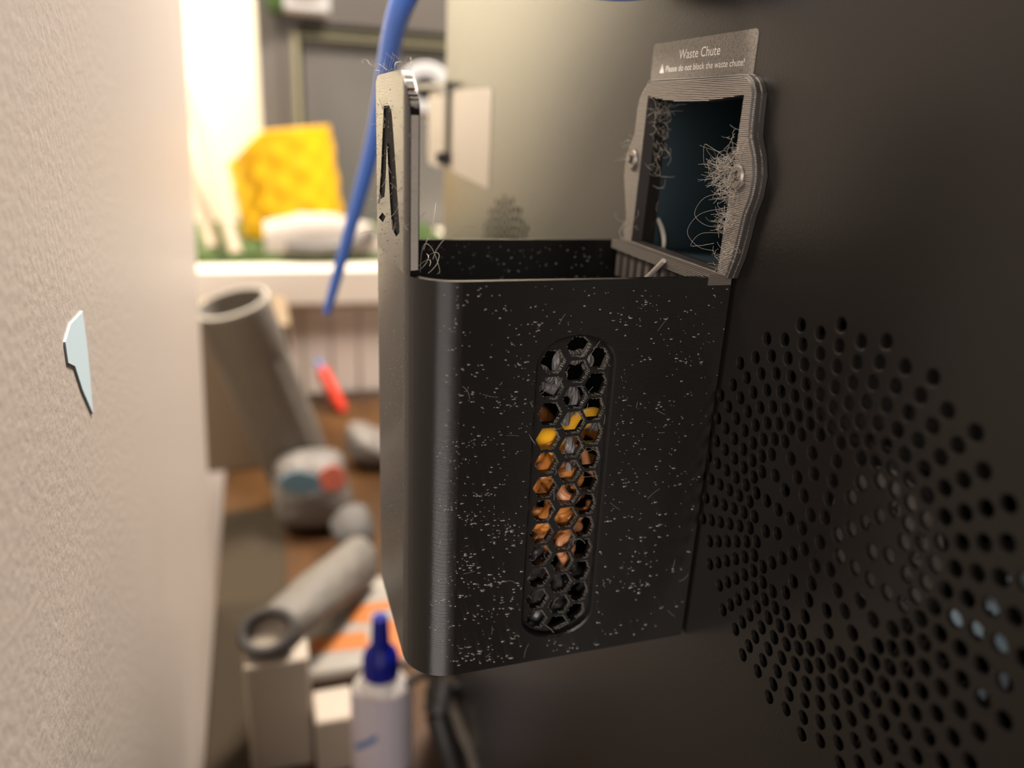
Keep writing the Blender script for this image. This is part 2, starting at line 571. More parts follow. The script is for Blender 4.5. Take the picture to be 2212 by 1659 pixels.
# the sticker above the chute
SX = -0.00012
st = MB()
L = round_rect(0.00335, 0.0460, 0.0372, 0.04735, 0.0011)
st.cdt([L], lambda u, v: (SX, u, v))
st.wall(L, lambda u, v: (SX, u, v), lambda u, v: (0.0, u, v))
st = st.build('chute_sticker', M['sticker'], printer)
tag(st, 'grey speckled sticker with white lettering above the chute')
PR = SX - 0.00003
text_mesh('Waste Chute', 0.00285, lambda x, y: Vector((PR, 0.0331 - x, 0.04335 + y)), M['print_white'], 'lettering', st, xscale=1.10)
text_mesh('Please do not block the waste chute!', 0.00192, lambda x, y: Vector((PR, 0.0388 - x, 0.04085 + y)), M['print_white'], 'lettering', st, xscale=1.12)
tri = MB().add([(PR, 0.0417, 0.0407), (PR, 0.0395, 0.0407), (PR, 0.0406, 0.0427)], [(0, 1, 2)]).build('warning_triangle', M['print_white'], st)
MB().box(PR - 0.00002, PR - 0.00001, 0.04052, 0.04068, 0.0414, 0.0422).box(PR - 0.00002, PR - 0.00001, 0.04052, 0.04068, 0.0410, 0.0412).build('exclamation_mark', M['sticker'], st)

# cream label at the far edge of the panel and the bracket beside it
lb = MB()
L = [(0.1835, 0.0005), (0.1835, 0.0395), (0.185, 0.0405), (0.2490, 0.0405), (0.2505, 0.039), (0.2505, 0.0050), (0.249, 0.003), (0.2310, 0.0022)]
lb.cdt([L], lambda u, v: (-0.0002, u, v))
lb.wall(L, lambda u, v: (-0.0002, u, v), lambda u, v: (0, u, v))
tag(lb.build('paper_label', M['label_white'], printer), 'cream paper label near the far edge of the panel')
br = MB()
L = round_rect(0.2660, 0.3030, 0.0030, 0.0415, 0.006)
br.cdt([L], lambda u, v: (-0.0012, u, v))
br.cdt([L], lambda u, v: (0.0008, u, v))
br.wall(L, lambda u, v: (-0.0012, u, v), lambda u, v: (0.0008, u, v))
br = br.build('rear_bracket', M['label_white'], printer)
tag(br, 'cream bracket sticking out past the panel edge')
MB().box(-0.0012, -0.0001, 0.2590, 0.2650, 0.0050, 0.0430).build('hinge_strip', M['cord'], printer)
MB().lathe([(0, -0.005), (0.0026, -0.005), (0.003, -0.001), (0.003, 0.0)], (-0.0001, 0.2625, 0.0085), (1, 0, 0), 16).build('bracket_screw', M['dark'], br)
MB().box(-0.004, 0.0, 0.2500, 0.3300, 0.0425, 0.0445).build('hinge_rod', M['cabinet'], printer)

# ================================================================== WASTE BIN
D, W, H, RR, T = 0.06737, 0.05145, 0.0884, 0.0095, 0.0016
XF = -0.0006          # where the bin's walls meet the panel
bin_ = thing('waste_bin', 'black 3D printed waste bin with a honeycomb window, hung on the printer', 'bin', (-0.034, 0.026, -H))


def plan(off, n=9):
    """U-shaped outline of the bin seen from above; off is the distance inward"""
    r = RR - off
    P = []
    for k in range(n + 1):
        a = R(90 - 90 * k / n)
        P.append((-D + RR - r * cos(a), RR - r * sin(a)))
    for k in range(n + 1):
        a = R(90 * k / n)
        P.append((-D + RR - r * cos(a), W - RR + r * sin(a)))
    P.append((XF, W - off))
    return P


po, pi_ = plan(0), plan(T)
body = MB()
zl = [-H, -H * .5, 0.0]
body.grid([[(x, y, z) for x, y in po] for z in zl])
body.grid([[(x, y, z) for x, y in pi_] for z in [-H + T, -H * .5, 0.0]])
body.grid([[(x, y, 0.0) for x, y in po], [(x, y, 0.0) for x, y in pi_]])
# flat near wall with the slot
SLX, SLZ0, SLZ1, SLW = -0.03385, -0.0824, -0.0114, 0.0083


def stadium(hw, z0, z1, n=12):
    L = []
    for k in range(n + 1):
        a = R(180 * k / n)
        L.append((SLX + hw * cos(a), z1 - hw * 0.72 + hw * 0.72 * sin(a)))
    for k in range(n + 1):
        a = R(180 + 180 * k / n)
        L.append((SLX + hw * cos(a), z0 + hw * 0.72 + hw * 0.72 * sin(a)))
    return L


rect = [(-D + RR, -H), (XF, -H), (XF, 0), (-D + RR, 0)]
slot = stadium(SLW, SLZ0, SLZ1)
slot_b = stadium(SLW + 0.0004, SLZ0 - .0004, SLZ1 + .0004)
body.cdt([rect, slot_b], lambda u, v: (u, 0.0, v))
body.cdt([rect, slot], lambda u, v: (u, T, v))
body.grid([[(u, 0, v) for u, v in slot_b], [(u, .0004, v) for u, v in slot], [(u, .0042, v) for u, v in slot]], True)
sl_o = stadium(SLW + .0012, SLZ0 - .0012, SLZ1 + .0012)
body.grid([[(u, .0042, v) for u, v in slot], [(u, .0042, v) for u, v in sl_o], [(u, T, v) for u, v in sl_o]], True)
body.grid([[(-D + RR, 0, 0), (XF, 0, 0)], [(-D + RR, T, 0), (XF, T, 0)]])
body.grid([[(XF, 0, -H), (XF, 0, 0)], [(XF, T, -H), (XF, T, 0)]])
body.grid([[(XF, W, -H), (XF, W, 0)], [(XF, W - T, -H), (XF, W - T, 0)]])
full = [(XF, 0.0)] + po
fulli = [(XF, T)] + pi_
body.cdt([full], lambda u, v: (u, v, -H))
body.cdt([fulli], lambda u, v: (u, v, -H + T))
body.build('bin_body', M['pla'], bin_, ang=30)
# back wall of the bin below the opening, with its row of upright ribs
MB().box(-0.0030, -0.0008, T, W - T, -H + T, -0.0075).build('back_wall', M['pla'], bin_)
MB().box(-0.0062, -0.0008, -0.0002, 0.0470, -0.0016, 0.0006).build('chute_ledge', M['pla_dusty'], bin_)
for k in range(11):
    y = 0.0035 + 0.0040 * k
    MB().box(-0.0052, -0.0008, y, y + 0.0019, -0.0085, -0.0015).build('ledge_rib', M['pla_dusty'], bin_)

# honeycomb grille inside the slot
HP = 0.005605
hexes = []
for col, (hx, z0, n) in enumerate(((-0.0383, -0.0171, 12), (-0.0329, -0.01385, 13), (-0.0282, -0.0168, 12))):
    for k in range(n):
        hexes.append((hx, z0 - HP * k))
g = MB()
HRX, HRZ = 0.00272, 0.00240


def hexagon(cx, cz, s=1.0):
    return [(cx + HRX * s, cz), (cx + HRX * .5 * s, cz + HRZ * s), (cx - HRX * .5 * s, cz + HRZ * s), (cx - HRX * s, cz), (cx - HRX * .5 * s, cz - HRZ * s), (cx + HRX * .5 * s, cz - HRZ * s)]


gout = stadium(SLW - 0.00002, SLZ0 + .00002, SLZ1 - .00002)
G0, G1 = 0.0020, 0.0039


def inside(p):
    x, z = p
    hw = SLW - 0.00035
    if abs(x - SLX) > hw:
        return False
    q = ((x - SLX) / hw) ** 2
    e = hw * 0.72 * (1 - (1 - q) ** .5 if q < 1 else 1)
    return SLZ0 + 0.0004 + e < z < SLZ1 - 0.0004 - e


def pull(p, c):
    for k in range(12):
        if inside(p):
            return p
        p = (c[0] + (p[0] - c[0]) * .93, c[1] + (p[1] - c[1]) * .93)
    return p


holes_h = []
for hx, hz in hexes:
    c = (max(min(hx, SLX + 0.0066), SLX - 0.0066), hz)
    holes_h.append([pull(p, c) for p in hexagon(hx, hz)])
big_h = [[pull((SLX + (p[0] - SLX), p[1]), (hx, hz)) for p in hexagon(hx, hz, 1.0)] for hx, hz in hexes]
g.cdt([gout] + holes_h, lambda u, v: (u, G0, v))
g.cdt([gout] + holes_h, lambda u, v: (u, G1, v))
for L in holes_h:
    g.wall(L, lambda u, v: (u, G0, v), lambda u, v: (u, G1, v))
g.build('honeycomb_grille', M['pla'], bin_, ang=30)
# beaded inner edges of the cells: short printed loops
bead = MB()
random.seed(5)
for L in holes_h:
    n = len(L)
    cx_ = sum(p[0] for p in L) / n
    for i in range(n):
        a, b2 = Vector(L[i]), Vector(L[(i + 1) % n])
        for k in range(9):
            t = (k + .5) / 9
            p = a.lerp(b2, t)
            if p.x < cx_ + .0002 and random.random() < .8:
                continue
            q = p + Vector((random.uniform(-1, 1), random.uniform(-1, 1))) * 0.00010
            w_ = random.uniform(.0003, .0008)
            bead.tube([(q.x + .0001, G0 - .00008, q.y), (q.x - .00012, G0 + w_, q.y)], random.uniform(.00007, .00012), 5)
tag(bead.build('cell_edge_beads', M['blob'], bin_, smooth=False), kind='stuff')

# deflector tab standing on the outer wall, with an engraved letter-like mark
PHI = R(22)
TT = 0.0020
ZT = 0.0362
half = (W - 2 * RR) / 2 + RR * PHI
RC = 0.0075


def tab_top(s):
    e = abs(s) - (half - RC)
    return ZT if e <= 0 else ZT - RC + math.sqrt(max(RC * RC - e * e, 0))


tab = MB()


def arc_pt(s, off):
    """s along the wall from the tab's middle; off inward"""
    hf = (W - 2 * RR) / 2
    if abs(s) <= hf:
        return (-D + off, W / 2 + s)
    a = (abs(s) - hf) / RR
    y = hf + (RR - off) * sin(a)
    return (-D + RR - (RR - off) * cos(a), W / 2 + (y if s > 0 else -y))


hf = (W - 2 * RR) / 2
for sg in (-1, 1):
    ss = [sg * (hf + RR * PHI * k / 24) for k in range(25)]
    nz = 14
    for off in (0.0, TT):
        tab.grid([[(*arc_pt(s, off), tab_top(s) * j / nz) for s in ss] for j in range(nz + 1)])
    tab.grid([[(*arc_pt(s, 0), tab_top(s)) for s in ss], [(*arc_pt(s, TT), tab_top(s)) for s in ss]])
    se = ss[-1]
    tab.grid([[(*arc_pt(se, 0), tab_top(se) * j / nz) for j in range(nz + 1)], [(*arc_pt(se, TT), tab_top(se) * j / nz) for j in range(nz + 1)]])
ftop = [hf - 2 * hf * k / 16 for k in range(17)]
flat = [(W / 2 - hf, 0.0), (W / 2 + hf, 0.0)] + [(W / 2 + s, tab_top(s)) for s in ftop]


def yz(pts):
    return [(lambda q: (q.y, q.z))(atx(x, y, -D)) for x, y in pts]


glyphs = [yz([(829, 229), (840, 227), (846, 240), (850.5, 300), (855, 365), (859, 430), (863, 490), (863, 503), (856, 511), (847.5, 495), (845, 470), (842, 425), (839, 365), (835.5, 310), (834, 365), (831, 425), (822, 430), (818, 442), (819, 425), (823, 365), (826, 300), (828, 250)]),
          yz([(818, 470), (826, 459), (833, 468), (827, 480)])]
tab.cdt([flat] + glyphs, lambda u, v: (-D, u, v))
tab.cdt([flat], lambda u, v: (-D + TT, u, v))
tab.grid([[(-D, *p) for p in flat[2:]], [(-D + TT, *p) for p in flat[2:]]])
for gl in glyphs:
    tab.wall(gl, lambda u, v: (-D, u, v), lambda u, v: (-D + 0.00045, u, v))
tabo = tab.build('deflector_tab', M['pla'], bin_, ang=30)
fl_ = MB()
for gl in glyphs:
    fl_.cdt([gl], lambda u, v: (-D + 0.00042, u, v))
tag(fl_.build('engraved_letter', M['pla_rough'], tabo), 'recessed rough letter A on the tab')

rid = MB()
for k in range(100):
    z = .0012 + .00034 * k
    s_e = half
    while tab_top(s_e) < z and s_e > 0:
        s_e -= .0003
    if z > ZT - .0004:
        break
    a_, b_ = Vector((*arc_pt(-s_e, .0002), z)), Vector((*arc_pt(-s_e, TT - .0003), z))
    o_ = Vector((.35, -.93, 0)) * .00004
    rid.tube([a_ + o_, b_ + o_], .00014, 6)
tag(rid.build('edge_ridges', M['ridge'], tabo), kind='stuff')

# frame around the chute, screwed to the panel
FT = 0.0030
fo = [(-1.2, 0.0), (-3.0, 4.5), (-3.9, 9.0), (-4.5, 12.9), (-5.9, 16.8), (-6.1, 20.7), (-5.0, 24.1), (-2.8, 27.8), (-2.4, 31.6), (-2.2, 35.5), (-1.0, 37.4), (0.6, 38.5), (2.3, 39.0), (10, 39.0), (22, 39.0), (40, 39.0), (42.6, 38.0), (45.4, 35.2), (46.2, 32), (46.4, 27), (48.6, 23.6), (50.2, 20.6), (50.0, 15.6), (48.0, 9.8), (46.8, 6), (46.6, 0.0)]
fi = [(1.9, 0.9), (1.5, 12), (1.1, 24), (0.9, 35.2)] + [(0.8 + 39.9 * k / 10, 35.3 - 1.25 * sin(pi * k / 10)) for k in range(1, 10)] + [(40.7, 35.5), (41.2, 20), (42.2, 0.9)]
fo = [(a * MM, c * MM) for a, c in fo]
fi = [(a * MM, c * MM) for a, c in fi]


def inset(L, d, sign=1):
    n, out = len(L), []
    for i in range(n):
        a, b2, c = Vector(L[i - 1]), Vector(L[i]), Vector(L[(i + 1) % n])
        t = (c - a).normalized()
        out.append((b2.x - t.y * d * sign, b2.y + t.x * d * sign))
    return out


def area2(L):
    return sum(L[i - 1][0] * L[i][1] - L[i][0] * L[i - 1][1] for i in range(len(L)))


so = 1 if area2(fo) > 0 else -1
fo1 = inset(fo, 0.0006, so)
frame = MB()
frame.cdt([fo1, fi], lambda u, v: (-FT, u, v))
frame.grid([[(-FT, *p) for p in fo1], [(-FT + .0006, *p) for p in fo], [(-0.0001, *p) for p in fo]], True)
frame.wall(fi, lambda u, v: (-FT, u, v), lambda u, v: (-0.0001, u, v))
fr = frame.build('chute_frame', M['frame_black'], bin_, ang=25)
tag(fr, 'dusty grey-black frame screwed round the chute opening')
# raised double row of beads along the frame's outer edge, and the ridges of its printed layers
eb = MB()
random.seed(9)
for d, xx in ((0.0002, -FT + .0004), (0.0001, -FT * .42)):
    L = [Vector((0, *p)) for p in inset(fo, d, so)]
    L = smooth_path(L + [L[0]], 12)
    acc = 0
    for a, b2 in zip(L[:-1], L[1:]):
        seg = (b2 - a).length
        while acc < seg:
            p = a.lerp(b2, acc / seg)
            r_ = random.uniform(.00022, .00030)
            eb.add([(xx - r_, p.y, p.z), (xx, p.y - r_, p.z), (xx, p.y, p.z - r_ * .7), (xx, p.y + r_, p.z), (xx, p.y, p.z + r_ * .7), (xx + r_, p.y, p.z)], [(0, 1, 2), (0, 2, 3), (0, 3, 4), (0, 4, 1), (5, 2, 1), (5, 3, 2), (5, 4, 3), (5, 1, 4)])
            acc += .00040
        acc -= seg
tag(eb.build('edge_beads', M['frame_bead'], fr, ang=80), kind='stuff')


def span(L, z):
    xs_ = []
    for i in range(len(L)):
        (y0_, z0_), (y1_, z1_) = L[i - 1], L[i]
        if (z0_ <= z) != (z1_ <= z):
            xs_.append(y0_ + (y1_ - y0_) * (z - z0_) / (z1_ - z0_))
    return sorted(xs_)


lr = MB()
for k in range(113):
    z = .0006 + .00034 * k
    A = span(fo1, z)
    if len(A) < 2:
        continue
    B = span(fi, z)
    cuts = [A[0]] + B + [A[-1]]
    for a, c in zip(cuts[::2], cuts[1::2]):
        n_ = max(2, int((c - a) / .002))
        lr.tube([(-FT - .00001 + random.uniform(-1, 1) * .00002, a + (c - a) * q / n_, z + random.uniform(-1, 1) * .00003) for q in range(n_ + 1)], .000125, 5)
tag(lr.build('layer_ridges', M['layer_ridge'], fr), kind='stuff')
for (sy, sz), tilt in (((-0.9, 20.1), 0.4), ((44.9, 20.6), 0.9)):
    c = Vector((-FT, sy * MM, sz * MM))
    sc = MB().lathe([(0.0024, 0.0), (0.0024, 0.0005), (0.0021, 0.0009), (0.0010, 0.0009), (0.0008, 0.0002), (0, 0.0002)], c, (-1, 0, 0), 24).build('screw', M['steel'], fr)
    for k in range(2):
        a = tilt + k * pi / 2
        dx, dz = cos(a), sin(a)
        MB().tube([(c.x - 0.00092, c.y - dx * .0013, c.z - dz * .0013), (c.x - 0.00092, c.y + dx * .0013, c.z + dz * .0013)], 0.0002, 6).build('screw_slot', M['dark'], sc)

# small printed blobs all over the bin, and fine plastic strings
random.seed(11)
sp = MB()


def blob(p, n, s, el=1.0, tilt=0.0):
    n = Vector(n).normalized()
    u = n.orthogonal().normalized() if abs(n.z) > .9 else Vector((0, 0, 1)).cross(n).normalized()
    v = n.cross(u)
    u2 = u * cos(tilt) + v * sin(tilt)
    v2 = v * cos(tilt) - u * sin(tilt)
    p = Vector(p)
    ring = [p - n * s * .2 + (u2 * cos(2 * pi * k / 6) * el + v2 * sin(2 * pi * k / 6) * .8) * s * random.uniform(.65, 1.3) for k in range(6)]
    mid = [p + n * s * .42 + (u2 * cos(2 * pi * k / 6) * el + v2 * sin(2 * pi * k / 6)) * s * .62 for k in range(6)]
    sp.add(ring + mid + [p + n * s * .7], [(k, (k + 1) % 6, 6 + (k + 1) % 6, 6 + k) for k in range(6)] + [(6 + k, 6 + (k + 1) % 6, 12) for k in range(6)])


def in_slot(x, z):
    return abs(x - SLX) < SLW + .0007 and SLZ0 - .001 < z < SLZ1 + .001


cl = [(random.uniform(-D + RR * .7, -0.002), random.uniform(-H + .001, -.001)) for _ in range(170)]
for k in range(1900):
    if random.random() < .6:
        c = random.choice(cl)
        x, z = random.gauss(c[0], .0016), random.gauss(c[1], .0007)
    else:
        x, z = random.uniform(-D + RR * .6, -0.001), random.uniform(-H + .001, -.001)
    # thicker towards the rounded corner side, thinner to the right
    if random.random() > 1.0 - 0.75 * max(0, (x + 0.045) / 0.045):
        continue
    if in_slot(x, z) or z > -.0006 or z < -H + .0006 or x > -.0008:
        continue
    s = 10 ** random.uniform(-4.15, -3.70) * (1.3 if z < -.05 else 1.0)
    if x < -D + RR:
        t = (x - (-D + RR)) / RR
        if t < -.95:
            continue
        y = RR - RR * math.sqrt(1 - t * t)
        blob((x, y, z), (t, -math.sqrt(1 - t * t), 0), s, random.uniform(1, 2.2), random.uniform(-.5, .5))
    else:
        blob((x, 0, z), (0, -1, 0), s * 1.1, random.uniform(1, 2.8), random.uniform(-.3, .3))
for k in range(420):                               # outer wall and tab face
    y, z = random.uniform(RR * .8, W - RR * .8), random.uniform(-H * .7, .034)
    blob((-D, y, z), (-1, 0, 0), 10 ** random.uniform(-4.2, -3.8), random.uniform(1, 1.8), random.uniform(-1, 1))
for k in range(130):                               # inside of the far wall
    x, z = random.uniform(-D + RR, -.004), random.uniform(-.014, -.001)
    blob((x, W - T, z), (0, -1, 0), 10 ** random.uniform(-4.0, -3.55), random.uniform(1, 2), random.uniform(-.6, .6))
tag(sp.build('print_blobs', M['blob'], bin_, smooth=True, ang=60), 'tiny glossy plastic specks on the bin', kind='stuff')


def strand(mb, p, d, length, r, curl=1.0, n=10, g=0.0):
    p, d = Vector(p), Vector(d).normalized()
    pts = [p.copy()]
    ax = Vector((random.uniform(-1, 1), random.uniform(-1, 1), random.uniform(-1, 1))).normalized()
    om = random.uniform(-1, 1) * curl
    for k in range(n):
        d = Matrix.Rotation(om + random.uniform(-.25, .25) * curl, 3, ax) @ d
        d.z -= g
        d.normalize()
        p = p + d * length / n
        pts.append(p.copy())
    mb.tube(pts, r, 4, False)


lint = MB()
lint_blue = MB()
random.seed(23)
for (py_, pz_, sp_, nn, ln_) in ((3.8, 22, 1.3, 85, 7), (1.6, 19, 1.5, 85, 6), (-1.2, 26, 1.3, 26, 4), (0.2, 11.5, 1.5, 70, 4), (-2.0, 21, 1.5, 25, 4), (-2.5, 5.5, 1.3, 22, 4), (0.3, 3, 1.4, 18, 4), (-.5, 16, 1.5, 30, 4), (43.5, 4, 2, 14, 5), (46.2, 24, 2, 12, 5)):
    for k in range(nn):
        y, z = random.gauss(py_, sp_), random.gauss(pz_, sp_)
        strand(lint, (-FT - random.uniform(0.0001, .0007), y * MM, z * MM), (random.uniform(-.9, -.05), random.uniform(-.4, .9), random.uniform(-.9, .6)), ln_ * MM * random.uniform(.3, .85), 0.000026, .5, 9)
# long loops hanging into the opening
for a, b2, c in (((1, 17), (7, 12), (1.5, 10)), ((1, 14), (9, 8), (2.5, 5)), ((0.5, 9), (7, 5.5), (3, 6.5)), ((2, 23), (6.5, 25.5), (8, 21))):
    P = [(-FT - .0004, a[0] * MM, a[1] * MM), (-FT - .0035, (a[0] * .4 + b2[0] * .6) * MM, (a[1] * .5 + b2[1] * .5 + 1) * MM), (-FT - .004, b2[0] * MM, b2[1] * MM), (-FT - .003, (b2[0] + c[0]) / 2 * MM, (b2[1] * .3 + c[1] * .7 - .5) * MM), (-FT - .001, c[0] * MM, c[1] * MM)]
    lint.tube(smooth_path(P, 8), 0.000032, 4, False)
# fluff inside the chute on the far side, lit by the chamber light
for k in range(110):
    y, z = random.gauss(40.2, 1.0), random.choice((random.gauss(29, 3.0), random.gauss(22, 5), random.gauss(33, 1.2)))
    strand(lint_blue, (random.uniform(-.002, .003), y * MM, z * MM), (random.uniform(-.3, .5), random.uniform(-1, .1), random.uniform(-.8, .6)), random.uniform(1.5, 4) * MM, 0.00003, .5, 8)
# strings at the near end of the tab and inside the rim
for px, py, x in ((905, 560, -.058), (925, 590, -.055), (915, 540, -.056), (935, 560, -.054), (905, 585, -.059), (928, 575, -.057)):
    q = at(px, py, 0.0075 + .002 * random.random())
    strand(lint, q, (random.uniform(-.4, .6), random.uniform(-.4, .4), random.uniform(.2, 1)), .013, .00005, .55, 14)
P = [at(x, y, .007) for x, y in ((903, 470), (922, 473), (930, 487), (932, 510), (920, 521))]
lint.tube(smooth_path(P, 6), .00004, 4, False)
P = [at(x, y, .009) for x, y in ((908, 588), (910, 550), (918, 527), (932, 535), (944, 562), (950, 586), (944, 592))]
lint.tube(smooth_path(P, 6), .00005, 4, False)
P = [at(x, y, .007) for x, y in ((901, 395), (912, 412), (915, 432), (905, 445))]
lint.tube(smooth_path(P, 6), .00003, 4, False)
# fuzz on top of the tab
P = [atx(x, y, -D + .0008) for x, y in ((836, 152), (826, 143), (816, 138), (806, 142), (798, 137), (794, 131), (787, 128), (781, 131), (786, 136), (793, 133), (788, 141))]
lint.tube(smooth_path(P, 6), .00006, 4, False)
for k in range(26):
    s = random.uniform(-half * .8, half * .8)
    strand(lint, (*arc_pt(s, random.uniform(0, TT)), tab_top(s) - .0002), (random.uniform(-.6, .6), random.uniform(-.6, .6), 1), random.uniform(1.5, 4.5) * MM, .00004, .8, 8)
for k in range(34):
    s = random.choice((half, half, -half)) * random.uniform(.96, 1)
    z = random.uniform(.001, .03)
    strand(lint, (*arc_pt(s, 0.0002), z), (random.uniform(-1, .2), random.uniform(-.4, 1) * (1 if s > 0 else -1), random.uniform(-.6, .6)), random.uniform(1, 2.5) * MM, .00003, .9, 6)
# strings along the engraved letter, across the near wall, and over the honeycomb
for k in range(60):
    gl = glyphs[0]
    i = random.randrange(len(gl))
    a, b2 = Vector(gl[i]), Vector(gl[(i + 1) % len(gl)])
    p = a.lerp(b2, random.random())
    strand(lint, (-D + .0001, p.x, p.y), (.05, random.uniform(-1, 1), random.uniform(-1, 1)), random.uniform(1.5, 4) * MM, .000045, .5, 6)
for k in range(55):
    x, z = random.uniform(-D + RR, -.003), random.uniform(-H + .003, -.003)
    if in_slot(x, z):
        continue
    strand(lint, (x, -.00005, z), (random.uniform(-1, 1), random.uniform(-.15, 0), random.uniform(-.5, .5)), random.uniform(.8, 4) * MM, .000022, .3, 6)
for k in range(50):
    hx, hz = random.choice(hexes)
    strand(lint, (hx + random.choice((-1, 1)) * HRX * .8, G0, hz + random.uniform(-1, 1) * HRZ), (random.uniform(-1, 1), random.uniform(-.2, .3), random.uniform(-1, 1)), random.uniform(2, 5) * MM, .00003, .5, 8)
tag(lint.build('plastic_strings', M['dust'], bin_), 'pale fluffy plastic strings clinging to the frame and tab', kind='stuff')
tag(lint_blue.build('chute_fluff', M['dust'], bin_), 'fluff inside the chute in bluish light', kind='stuff')

# ================================================================== FILAMENT SCRAPS
def scrap_mesh(kind, seed):
    rnd = random.Random(seed)
    mb = MB()
    turns = rnd.uniform(.45, 1.0)
    rad = rnd.uniform(3.6, 5.6) * MM
    n = 20
    if kind == 'yellow_scrap':
        P_ = [(-7 * MM, 0, -1.2 * MM), (-3 * MM, .2 * MM, .2 * MM), (1 * MM, 0, .5 * MM), (5 * MM, -.3 * MM, 0), (8 * MM, .5 * MM, -1.5 * MM)]
        P_ = smooth_path(P_, 6)
        mb.tube(P_, [2.15 * MM * (.35 + .65 * sin(pi * (k + .6) / (len(P_) + .4)) ** .4) for k in range(len(P_))], 12)
        return mb.build('filament_scrap', M[kind])
    pts, rr = [], []
    for k in range(n + 1):
        t = k / n
        a = 2 * pi * turns * t
        q = rad * (1 + .25 * sin(3 * a + seed))
        pts.append((q * cos(a), q * sin(a), (t - .5) * rnd.uniform(2.2, 2.8) * MM + .5 * MM * sin(5 * a)))
        rr.append((1.35 + .35 * sin(7 * t + seed)) * MM * (0.35 + .65 * sin(pi * min(1, max(0, t * .92 + .04))) ** .5))
    mb.tube(smooth_path(pts, 2), [rr[min(n, i // 2)] for i in range(2 * n + 1)], 10)
    me_o = mb.build('filament_scrap', M[kind])
    return me_o


SCR = {'brown_scrap': ('curled amber-brown filament scrap in the bin, behind the middle of the honeycomb window', 'amber-brown scraps in the waste bin'),
       'grey_scrap': ('curled grey filament scrap in the bin, behind the honeycomb window', 'grey scraps in the waste bin'),
       'black_scrap': ('charcoal black filament scrap at the bottom of the bin, behind the honeycomb window', 'black scraps in the waste bin'),
       'yellow_scrap': ('bright golden yellow filament scrap in the bin, behind the honeycomb window', 'yellow scraps in the waste bin'),
       'copper_scrap': ('pale copper filament curl in the bin, low behind the honeycomb window', 'copper scraps in the waste bin')}
protos = {}
for kind in SCR:
    protos[kind] = [scrap_mesh(kind, 10 * len(kind) + k) for k in range(3)]
    for p in protos[kind]:
        tag(p, SCR[kind][0], 'filament scrap', SCR[kind][1])
used = set()
random.seed(41)


def place(kind, x, y, z, rot, s=1.0, v=0):
    p = protos[kind][v % 3]
    if p.name in used:
        p = p.copy()
        COL.objects.link(p)
    used.add(p.name)
    p.location = (x * MM, y * MM, z * MM)
    p.rotation_euler = rot
    p.scale = (s, s, s)
    return p


FLAT = pi / 2


def rr_(a=.5):
    return (FLAT + random.uniform(-a, a), random.uniform(-a, a), random.uniform(-a, a) + random.uniform(0, .4))


ORD = ['first', 'second', 'third', 'fourth', 'fifth', 'sixth', 'seventh', 'eighth', 'ninth', 'tenth', 'eleventh', 'twelfth', 'lowest']
WHAT = {'brown_scrap': 'curled amber-brown', 'grey_scrap': 'curled grey', 'black_scrap': 'curled charcoal black', 'yellow_scrap': 'golden yellow', 'copper_scrap': 'curled pale copper'}
cells_taken = set()


def window_label(kind, p):
    # the honeycomb cell this scrap is seen through: column and row
    d = p.location - CAM
    q = CAM + d * ((G0 - CAM.y) / d.y)
    best = None
    for i, (hx, hz) in enumerate(hexes):
        c, r_ = (0, i) if i < 12 else (1, i - 12) if i < 25 else (2, i - 25)
        if (c, r_) in cells_taken:
            continue
        e = (q.x - hx) ** 2 + (q.z - hz) ** 2
        if best is None or e < best[0]:
            best = (e, c, r_)
    _e, c, r_ = best
    cells_taken.add((c, r_))
    p['label'] = '%s filament scrap behind the %s honeycomb column, %s cell from the top' % (WHAT[kind], ('left', 'middle', 'right')[c], ORD[r_] if r_ < 12 else 'thirteenth')


# those against the window first
for kind, L in (('grey_scrap', ((-40, 9.5, -17), (-31, 10, -22), (-39.5, 7.5, -24.5), (-35, 8.5, -29), (-28, 8, -36), (-41, 8, -39.5), (-29, 8, -46.5))),
                ('black_scrap', ((-40, 9.5, -65.5), (-36, 9.5, -69), (-38, 9, -73), (-31, 10, -77), (-40, 10, -80), (-27, 12, -69), (-29, 10, -73), (-34, 9.5, -80.5), (-26, 11, -79.5))),
                ('yellow_scrap', ((-38.5, 7.0, -36.1), (-30.5, 9.0, -35.4))),
                ('brown_scrap', ((-35, 8, -41), (-38, 7.5, -46), (-33, 7, -48), (-37.5, 8, -52), (-30, 8, -52.5), (-34, 7.5, -56), (-39, 7.5, -57.5), (-29.5, 7.5, -58.5), (-36, 8, -61), (-31, 12, -62), (-40.5, 12, -51), (-34, 13, -53), (-27, 13, -55), (-38, 14, -60), (-30, 14, -48))),
                ('copper_scrap', ((-29.5, 7.0, -63.0), (-33, 8, -64), (-27.5, 8.5, -47)))):
    for i, (x, y, z) in enumerate(L):
        if kind == 'yellow_scrap':
            p = place(kind, x, y, z, (0, .06 - .55 * i, .25), 1.0, i)
        else:
            p = place(kind, x, y, z, rr_(.6), random.uniform(.85, 1.1), i)
        window_label(kind, p)
# the rest of the heap
for k in range(18):
    z = random.uniform(-81, -36)
    x, y = random.uniform(-44, -16), random.uniform(17, 30)
    kind = 'black_scrap' if z < -66 else random.choice(('brown_scrap', 'brown_scrap', 'grey_scrap'))
    p = place(kind, x, y, z, (random.uniform(0, 3), random.uniform(0, 3), random.uniform(0, 3)), random.uniform(.85, 1.1), k)
    p['label'] = '%s filament scrap deep in the bin heap, behind the front scraps' % WHAT[kind]
for kind in SCR:
    for p in protos[kind]:
        if p.name not in used:
            bpy.data.objects.remove(p)
